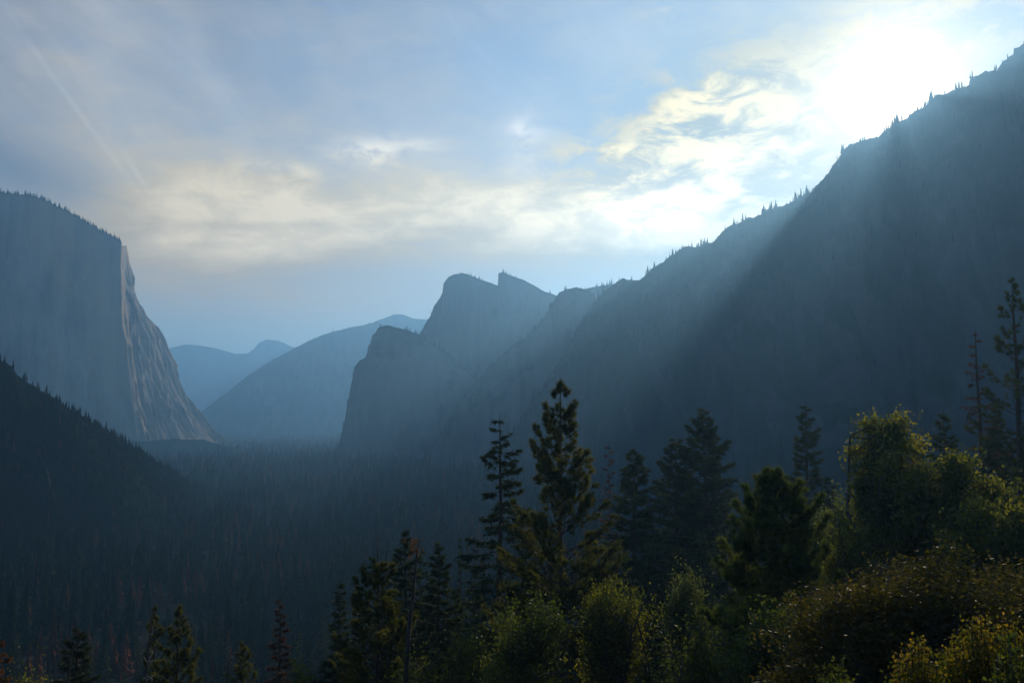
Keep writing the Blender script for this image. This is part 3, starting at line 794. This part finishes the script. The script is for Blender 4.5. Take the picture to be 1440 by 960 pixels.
def broadleaf(H, R, foliage, bark=M_OAKBARK, stems=1, leaf=.17, n_leaf=26000, base_frac=.25, squash=1.0, r0=None, up=.35, clump=.30, depth=5, lean=0, asp=.55):
    """recursive limbs, leaves gathered in uneven clumps at the twig ends"""
    tr, cr = Geo(), Geo()
    r0 = r0 or H * .022
    ends, tones = [], []
    seed = rng.uniform(0, 50)
    env_c = np.array((0, 0, H * (base_frac + (1 - base_frac) * .52)))
    env_r = np.array((R, R, H * (1 - base_frac) * .52 * squash))
    def grow(p, d, L, r, lev):
        m = 5
        pts = [p]; dd = d.copy()
        for _ in range(m - 1):
            dd = unit(dd + rng.normal(0, .16, 3) + np.array((0, 0, .04)))
            pts.append(pts[-1] + dd * L / (m - 1))
        pts = np.array(pts)
        tr.tube(pts, np.linspace(r, r * .55, m), 7 if lev < 2 else 4)
        if lev >= depth - 1:
            for q in (1, 2, 3, 4): ends.append(pts[q]); tones.append(lev)
        if lev >= depth: return
        kids = 3 if lev < 2 else int(rng.integers(2, 5))
        for k in range(kids):
            at_ = pts[int(rng.integers(2, m))] if k else pts[-1]
            # aim for some spot inside the crown envelope
            th, ph = rng.uniform(0, 6.283), math.acos(rng.uniform(-.75, 1))
            tgt = env_c + env_r * np.array((math.sin(ph) * math.cos(th), math.sin(ph) * math.sin(th), math.cos(ph))) * rng.uniform(.72, 1.0) * (1.0 + .75 * mnoise.noise(Vector((math.sin(ph) * math.cos(th) * 1.6 + seed, math.sin(ph) * math.sin(th) * 1.6, math.cos(ph) * 1.6))))
            v = tgt - at_; dist = np.linalg.norm(v)
            dn = unit(unit(v) + .35 * dd)
            grow(at_, dn, max(.25 * H / 10, dist * rng.uniform(.38, .58)), r * rng.uniform(.45, .62), lev + 1)
    for sidx in range(stems):
        a = sidx * 6.283 / stems + rng.uniform(0, .6)
        sp = 0 if stems == 1 else rng.uniform(.25, .65)
        d = unit(np.array((math.cos(a) * sp + lean, math.sin(a) * sp, 1.0)))
        p0 = np.array((math.cos(a) * .15 * (stems > 1), math.sin(a) * .15 * (stems > 1), -.3))
        grow(p0, d, H * (base_frac + .22) * rng.uniform(.8, 1.1), r0 * (1 if stems == 1 else .62), 0)
    E = np.array(ends)
    e = (E - env_c) / env_r
    ok = np.linalg.norm(e, axis=1) < 1.4
    ok &= np.array([mnoise.noise(Vector(p) * (2.6 / R)) > -.10 for p in E])
    E = E[ok]
    per = max(4, n_leaf // len(E))
    tone = np.clip(.45 + np.array([mnoise.noise(Vector(p) * .5) for p in E]) * .5 + rng.normal(0, .12, len(E)), 0, 1)
    Cc = np.repeat(E, per, 0) + rng.normal(0, 1, (len(E) * per, 3)) * clump * rng.uniform(.4, 1.2, (len(E) * per, 1))
    cr.leaves(Cc, leaf, np.repeat(tone, per) + rng.normal(0, .12, len(Cc)), up, asp)
    return tr.mesh('trunk', bark, True), cr.mesh('crown', foliage)

def sprig_bush(H, R, foliage, n=160, leaf=.045, upright=1.0, shoots=1):
    """a shrub of upright shoots each ringed with paired oval leaves"""
    st, cr = Geo(), Geo()
    for k in range(n):
        a = rng.uniform(0, 6.283); q = math.sqrt(rng.uniform()) 
        top = np.array((math.cos(a) * R * q, math.sin(a) * R * q, H * (1 - .38 * q * q) * rng.uniform(.78, 1.06)))
        mid = top * np.array((.55, .55, .45)) + rng.normal(0, .05, 3)
        b = np.array((math.cos(a) * .1, math.sin(a) * .1, -.2))
        t = np.linspace(0, 1, 8)[:, None]
        pts = (1 - t) ** 2 * b + 2 * t * (1 - t) * mid + t ** 2 * top
        st.tube(pts, np.linspace(.005, .002, 8) * H / 2, 4)
        tone = np.clip(rng.normal(.45, .18) + .10 * (rng.uniform() < .1), 0, 1)
        m = int(84 * H / 2)
        s = rng.uniform(.14, 1, m) ** .7
        i = np.minimum((s * 7).astype(int), 6); g = (s * 7 - i)[:, None]
        P = pts[i] * (1 - g) + pts[i + 1] * g
        cr.leaves(P + rng.normal(0, .022 * H / 2, P.shape), leaf, tone + .25 * (s - .7) + rng.normal(0, .08, m), .8 * upright, .8)
    return st.mesh('branches', M_OAKBARK, True), cr.mesh('foliage', foliage)

def place(name, meshes, px, top_py, Y, H, label, cat, group=None, part=('trunk', 'crown'), rot=None, tilt=0.0, hmesh=None):
    """stand a plant at depth Y so that its tip lands at the photographed height; H is the built height"""
    top = at(px, top_py, Y)
    zb = float(ground_z(np.array(top[0]), np.array(top[1])))
    k = max(.2, (top[2] - zb)) / H
    root = bpy.data.objects.new(name, None)
    COL.objects.link(root)
    root.location = (top[0], top[1], zb)
    root.scale = (k, k, k)
    root.rotation_euler = (0, tilt, rng.uniform(0, 6.28) if rot is None else rot)
    root.empty_display_size = .5
    tag(root, label, cat, group)
    for nm, me in zip(part, meshes):
        if me is not None: link(nm, me, root)
    return root

def need_h(px, top_py, Y):
    top = at(px, top_py, Y)
    return float(top[2] - ground_z(np.array(top[0]), np.array(top[1])))

def P2M(px, Y):          # photograph pixels to metres at depth Y
    return px * Y / F

def prof_px(tab, Y, H, crown):
    """half-width table: pixels below the tip -> half-width in pixels"""
    d = np.array([a for a, b in tab]) * Y / F; w = np.array([b for a, b in tab]) * Y / F
    return lambda t: float(np.interp(t * (H - crown), d, w))

def conifer_at(name, px, py, Y, tab, nb, mode, fol, label, cat='tree', crown_frac=.15, group=None, tilt=0.0, **kw):
    H = need_h(px, py, Y)
    cf = H * crown_frac
    ms = conifer(H, prof_px(tab, Y, H, cf), cf, nb, mode, fol, **kw)
    return place(name, ms, px, py, Y, H, label, cat, group, rot=0.0 if tilt else None, tilt=tilt)

def build_trees():
    # the tall pine that dominates the middle
    conifer_at('pine_tree', 787, 537, 70, [(0, 4), (18, 16), (60, 32), (110, 48), (170, 66), (230, 84), (300, 106), (420, 126), (600, 126)], 330, 'pine', M_PINE,
               'tallest pine near the middle with clumped needle tufts and pointed top', needle=1.2, gaps=.55, dens=1.0)
    conifer_at('old_conifer', 700, 581, 88, [(0, 10), (18, 14), (45, 16), (50, 30), (90, 34), (150, 44), (210, 58), (300, 75), (420, 80)], 150, 'droop', M_FIR,
               'ragged old conifer with bare twiggy top left of the tallest pine', tip_bare=.07, needle=1.15, dens=.7, gaps=.45)
    conifer_at('fir_tree', 888, 627, 115, [(0, 2), (30, 20), (70, 34), (130, 44), (220, 55), (350, 62)], 170, 'fir', M_FIR,
               'pointed fir just right of the tallest pine', needle=1.3, dens=.9)
    conifer_at('fir_tree', 951, 612, 132, [(0, 3), (30, 18), (70, 34), (120, 46), (220, 58), (350, 62)], 170, 'fir', M_FIR,
               'mid-distance fir overlapping the left side of the broad twin fir', needle=1.5, dens=.9)
    conifer_at('fir_tree', 992, 572, 128, [(0, 3), (30, 20), (70, 38), (130, 50), (220, 66), (350, 75)], 200, 'fir', M_FIR,
               'broad tall dark fir standing alone above the trees right of centre', needle=1.5, dens=.9)
    conifer_at('dead_conifer', 857, 618, 142, [(0, 2), (40, 7), (90, 11), (200, 14)], 110, 'fir', M_RED,
               'slim dead conifer with sparse pinkish red needles behind the tallest pine', dens=.6, needle=1.1, r0=.14)
    conifer_at('fir_tree', 1130, 565, 128, [(0, 2), (40, 16), (90, 24), (160, 34), (300, 42)], 150, 'fir', M_FIR,
               'dim slender fir alone in the blue haze on the right', needle=1.4, dens=.9)
    conifer_at('bushy_pine', 1092, 668, 46, [(0, 10), (25, 34), (60, 58), (110, 82), (170, 92), (240, 104), (420, 110)], 200, 'pine', M_DARKPINE,
               'dense rounded dark pine in the foreground right of centre', needle=.95, dens=1.7)
    conifer_at('pine_tree', 1425, 395, 74, [(0, 6), (30, 22), (80, 36), (140, 50), (200, 66), (300, 84), (420, 90)], 150, 'pine', M_FIR,
               'sparse open-branched pine at the right edge', needle=1.0, gaps=.5, dens=.85)
    conifer_at('dead_conifer', 1372, 462, 86, [(0, 2), (50, 10), (110, 22), (200, 34), (330, 42)], 110, 'droop', M_RED,
               'dead conifer with drooping dull red needles beside the right edge pine', dens=.5, needle=.75, tip_bare=.12, gaps=.3)
    conifer_at('fir_tree', 1325, 577, 96, [(0, 2), (40, 16), (100, 26), (200, 34)], 120, 'fir', M_FIR,
               'narrow dark conifer rising behind the yellow-green oak', needle=1.2, dens=.8)
    # group left of the tall pine
    conifer_at('fir_tree', 570, 740, 104, [(0, 2), (30, 14), (70, 26), (120, 34), (200, 44)], 140, 'fir', M_FIR,
               'dark fir in the cluster left of the old ragged conifer', needle=1.3, dens=.8)
    conifer_at('fir_tree', 618, 757, 92, [(0, 2), (30, 12), (70, 24), (120, 32), (200, 40)], 140, 'fir', M_FIR,
               'light-tipped young fir nearest the old ragged conifer', needle=1.1, dens=.9)
    conifer_at('fir_tree', 592, 764, 128, [(0, 2), (30, 9), (70, 16), (140, 24)], 90, 'droop', M_FIR,
               'thin shaded conifer squeezed between two firs', needle=1.3, dens=.6)
    conifer_at('fir_tree', 648, 752, 140, [(0, 2), (40, 7), (90, 12), (200, 16)], 60, 'droop', M_FIR,
               'nearly bare thin conifer just left of the old ragged conifer', needle=1.2, dens=.35)
    conifer_at('pine_tree', 532, 800, 66, [(0, 8), (25, 36), (60, 52), (110, 66), (180, 78)], 110, 'pine', M_PINE,
               'bushy sunlit pine at the foot of the leaning snags', needle=1.0, dens=1.4)
    conifer_at('fir_tree', 462, 930, 62, [(0, 4), (20, 16), (60, 30)], 80, 'fir', M_FIR,
               'low dark fir at the bottom edge left of the bushy sunlit pine', needle=.9)
    # lower left
    conifer_at('fir_tree', 110, 878, 108, [(0, 3), (25, 14), (60, 24), (120, 34)], 120, 'fir', M_FIR,
               'dim bushy fir at bottom left, farthest left of the green trees', needle=1.2)
    conifer_at('pine_tree', 223, 850, 104, [(0, 3), (30, 12), (70, 22), (120, 30)], 100, 'pine', M_PINE,
               'thinner pine of the close pair at bottom left', needle=1.2, dens=1.0, gaps=.2)
    conifer_at('pine_tree', 252, 852, 94, [(0, 3), (25, 12), (60, 26), (110, 40)], 120, 'pine', M_PINE,
               'fuller pine of the close pair at bottom left with dark stem', needle=1.15, dens=1.2)
    conifer_at('pine_tree', 345, 903, 98, [(0, 4), (25, 16), (60, 24)], 90, 'pine', M_PINE,
               'short bright-tipped pine at the bottom edge beside the rust-red tree', needle=1.1, dens=1.3)
    conifer_at('dead_conifer', 396, 836, 118, [(0, 2), (40, 9), (90, 15), (160, 18)], 100, 'droop', M_RED,
               'rust-red dead conifer at the bottom between two green trees', dens=.9, needle=1.2)
    conifer_at('dead_conifer', -3, 893, 98, [(0, 2), (25, 12), (80, 20)], 80, 'droop', M_ORANGE,
               'orange-brown dead conifer cut by the left edge', dens=1.0, needle=1.1)
    conifer_at('fir_tree', 905, 850, 60, [(0, 4), (20, 16), (60, 30), (110, 40)], 90, 'fir', M_FIR,
               'small green conifer below the pale leafy tree', needle=.9)

    fill = [conifer(40, lambda t, k=k: .3 + (3.6 + .7 * k) * t ** .75, 4, 130, 'fir', M_FIR, needle=1.5, dens=.7) for k in range(3)]
    for k, (px, py, Y) in enumerate([(480, 815, 118), (505, 838, 100), (548, 800, 122), (604, 812, 108), (640, 820, 98), (672, 800, 112), (826, 742, 112), (852, 760, 104),
                                     (918, 735, 106), (1022, 690, 112), (1050, 700, 100), (1160, 668, 104), (1178, 700, 92), (1222, 640, 110), (1300, 625, 104), (1395, 560, 104), (1420, 600, 92),
                                     (560, 860, 92), (985, 745, 100)]):
        place('fir_tree', fill[k % 3], px, py, Y, 40, 'shadowed dark conifer filling the gaps behind the foreground trees', 'tree', 'dark conifers behind the foreground trees')
    # snags
    def snag(px, py, Y, label, tilt=0.0, pale=False, nbr=16, bl=1.6, tuft=None):
        H = need_h(px, py, Y)
        tr, limbs = Geo(), []
        zs = np.linspace(0, H, 12); wob = np.cumsum(rng.normal(0, .05, (12, 2)), 0)
        ax = np.column_stack([wob, zs])
        tr.tube(ax, .26 * (1 - zs / H) ** .7 + .035, 8)
        for k in range(nbr):
            z = H * rng.uniform(.45, .98); a = rng.uniform(0, 6.28); L = bl * rng.uniform(.3, 1.1) * (1.25 - z / H)
            p = np.array((np.interp(z, zs, ax[:, 0]), np.interp(z, zs, ax[:, 1]), z)); d = np.array((math.cos(a), math.sin(a), rng.uniform(-.2, .5)))
            pts = [p]
            for q in range(6):
                d = unit(d + rng.normal(0, .3, 3)); pts.append(pts[-1] + d * L / 6)
            br = Geo()
            br.tube(pts, np.linspace(.05, .012, 7), 4)
            limbs.append(br)
        root = place('dead_snag', (tr.mesh('trunk', M_SNAG, True),), px, py, Y, H, label, 'snag', part=('trunk',), rot=0.0, tilt=tilt)
        for br in limbs:
            link('branch', br.mesh('branch', M_PALEWOOD if pale else M_SNAG, True), root)
        if tuft:
            cr = Geo()
            n = 26
            C = np.column_stack([rng.normal(0, .22, n), rng.normal(0, .22, n), H - rng.uniform(0, 1.1, n)])
            cr.needles(C, unit(rng.normal(size=(n, 3))), 9, .28, .05, .8, rng.uniform(.3, .8, n))
            link('crown', cr.mesh('crown', tuft), root)
        return root
    snag(547, 757, 58, 'leaning dead snag with a small orange tuft at its top', tilt=.075, nbr=14, tuft=M_ORANGE)
    snag(534, 747, 112, 'upright dead snag with short branches behind the leaning one', nbr=34, bl=2.6)
    snag(521, 757, 118, 'thin dead pole tilted slightly left of the upright snag', tilt=.06, nbr=10)
    snag(193, 855, 86, 'dark snag with curling bleached branches at bottom left', tilt=.07, pale=True, nbr=18, bl=3.0)
    snag(85, 905, 92, 'short thin snag near the bottom left corner', nbr=8, tilt=.05)
    snag(321, 917, 95, 'bare slim snag beside the short bright-tipped pine', nbr=8)

    # broadleaf trees
    def leafy(name, px, py, Y, Rpx, fol, label, cat='tree', **kw):
        H = need_h(px, py, Y)
        ms = broadleaf(H, P2M(Rpx, Y), fol, **kw)
        co = np.empty(len(ms[1].vertices) * 3, np.float32); ms[1].vertices.foreach_get('co', co)
        root = place(name, ms, px, py, Y, float(np.percentile(co[2::3], 99.7)), label, cat)
        k = P2M(Rpx, Y) / float(np.percentile(np.hypot(co[0::3], co[1::3]), 93))      # the crown as wide as photographed
        root.scale = (k, k, root.scale[2])
        return root
    leafy('oak_tree', 1268, 588, 60, 76, M_OAK, 'tall yellow-green oak in front of the narrow dark conifer', leaf=.27, n_leaf=36000, base_frac=.30, clump=.40, depth=4)
    leafy('oak_tree', 1352, 640, 56, 62, M_OAK, 'shorter olive oak touching the tall oak on its right side', leaf=.26, n_leaf=22000, base_frac=.30, clump=.36, depth=4)
    leafy('oak_tree', 1410, 700, 50, 60, M_OAK, 'dull oak beneath the sparse pine at the right edge', leaf=.25, n_leaf=18000, base_frac=.25, clump=.36, depth=4)
    leafy('oak_tree', 1195, 690, 66, 45, M_PALE, 'small pale oak between the rounded dark pine and the tall oak', leaf=.20, n_leaf=18000, base_frac=.3, clump=.31)
    leafy('leafy_tree', 972, 803, 58, 36, M_PALE, 'pale grey-green leafy tree in front of the tall firs', leaf=.18, n_leaf=20000, base_frac=.25, clump=.27)
    leafy('leafy_tree', 862, 815, 52, 44, M_OAK, 'yellowish leafy tree at the right foot of the tallest pine', leaf=.17, n_leaf=20000, base_frac=.25, clump=.27)
    leafy('leafy_tree', 655, 885, 56, 42, M_GREENBUSH, 'bright green leafy tree at the bottom left of the tallest pine', leaf=.17, n_leaf=18000, base_frac=.2, clump=.27)
    leafy('leafy_tree', 730, 840, 50, 58, M_GREENBUSH, 'dark leafy tree at the very foot of the tallest pine', leaf=.17, n_leaf=22000, base_frac=.2, clump=.31)
    leafy('leafy_tree', 1180, 735, 52, 40, M_OAK, 'loose-leaved small tree behind the browning oak thicket', leaf=.17, n_leaf=13000, base_frac=.25, clump=.31)
    leafy('oak_thicket', 1290, 790, 25, 150, M_BROWNOAK, 'wide browning oak thicket with many stems at lower right', cat='bush', stems=5, leaf=.10, n_leaf=110000, base_frac=.12, clump=.17, depth=5)
    leafy('oak_thicket', 1110, 850, 34, 80, M_GREENBUSH, 'dark green thicket under the rounded dark pine', cat='bush', stems=4, leaf=.15, n_leaf=26000, base_frac=.12, clump=.19)
    leafy('oak_thicket', 985, 880, 40, 60, M_GREENBUSH, 'low green thicket at the bottom right of centre', cat='bush', stems=3, leaf=.16, n_leaf=18000, base_frac=.12, clump=.21)
    leafy('oak_thicket', 1425, 800, 28, 70, M_BROWNOAK, 'olive-brown thicket cut by the right edge below the oaks', cat='bush', stems=4, leaf=.11, n_leaf=34000, base_frac=.12, clump=.3)
    leafy('leafy_bush', 590, 918, 58, 44, M_GREENBUSH, 'low shaded bush at the bottom right of the bushy sunlit pine', cat='bush', stems=3, leaf=.2, n_leaf=9000, base_frac=.12, clump=.27)
    leafy('leafy_bush', 40, 940, 62, 24, M_OAK, 'small bright yellow-green bush at the bottom left corner', cat='bush', stems=3, leaf=.2, n_leaf=6000, base_frac=.12, clump=.24)
    leafy('leafy_bush', 425, 928, 60, 22, M_GREENBUSH, 'low bush at the bottom edge right of the rust-red tree', cat='bush', stems=3, leaf=.2, n_leaf=5000, base_frac=.12, clump=.24)
    # yellow shrubs in the near corner
    def shrub(px, py, Y, Rpx, fol, label, **kw):
        H = need_h(px, py, Y)
        return place('manzanita_shrub', sprig_bush(H, P2M(Rpx, Y), fol, **kw), px, py, Y, H, label, 'shrub', part=('branches', 'foliage'))
    shrub(1390, 876, 9.5, 105, M_MANZ, 'largest yellow-green shrub in the bottom right corner', n=950, leaf=.042)
    shrub(1290, 905, 9.0, 60, M_MANZ, 'golden-tipped shrub left of the largest corner shrub', n=420, leaf=.042)
    shrub(1175, 935, 10, 50, M_GREENBUSH, 'dull green shrub at the bottom edge under the browning thicket', n=320, leaf=.042)
    shrub(1425, 915, 8.0, 50, M_GREENBUSH, 'fresh green shrub in front of the largest corner shrub', n=320, leaf=.042)

    # the first row of the forest on the valley floor: simple trees, each an object of its own
    live = [conifer(36, lambda t, k=k: .3 + (3.2 + .5 * k) * t ** .8, 5, 70, 'fir', M_FIR, needle=2.0, dens=.45) for k in range(3)]
    dead = [conifer(34, lambda t, k=k: .25 + (2.0 + .3 * k) * t ** .8, 5, 60, 'droop', M_RUST, needle=1.9, dens=.35) for k in range(2)]
    for k, (x, y, z, h, dd) in enumerate(MID_TREES):
        ms = dead[k % 2] if dd else live[k % 3]
        root = bpy.data.objects.new('forest_conifer', None)
        COL.objects.link(root)
        q = h / 35.0
        root.location = (x, y, z); root.scale = (q, q, q); root.rotation_euler = (0, 0, rng.uniform(0, 6.28))
        if dd: tag(root, 'rust-brown dead conifer standing in the shaded forest below the viewpoint', 'tree', 'dead conifers in the near edge of the valley forest')
        else: tag(root, 'dark green conifer standing in the shaded forest below the viewpoint', 'tree', 'live conifers in the near edge of the valley forest')
        link('trunk', ms[0], root); link('crown', ms[1], root)
build_trees()

# ------------------------------------------------------------------ the smoky air
def haze():
    x0, x1, y0, y1, z0, z1 = -8000, 8000, -1600, 14000, -300, 1010
    v = np.array([(x, y, z) for z in (z0, z1) for y in (y0, y1) for x in (x0, x1)], float)
    f = np.array([(0, 2, 3, 1), (4, 5, 7, 6), (0, 1, 5, 4), (2, 6, 7, 3), (0, 4, 6, 2), (1, 3, 7, 5)])
    m, N = material('haze_air')
    out = N.n('ShaderNodeOutputMaterial')
    pv = N.n('ShaderNodeVolumePrincipled')
    pv.inputs['Color'].default_value = (0.295, 0.63, 1.0, 1)
    pv.inputs['Density'].default_value = HAZE_DENSITY
    pv.inputs['Anisotropy'].default_value = 0.63
    N.t.links.new(pv.outputs[0], out.inputs['Volume'])
    o = link('haze', mesh_from('haze', v, f, m))
    tag(o, 'pale blue smoky haze filling the valley air', 'haze', kind='stuff')
haze()
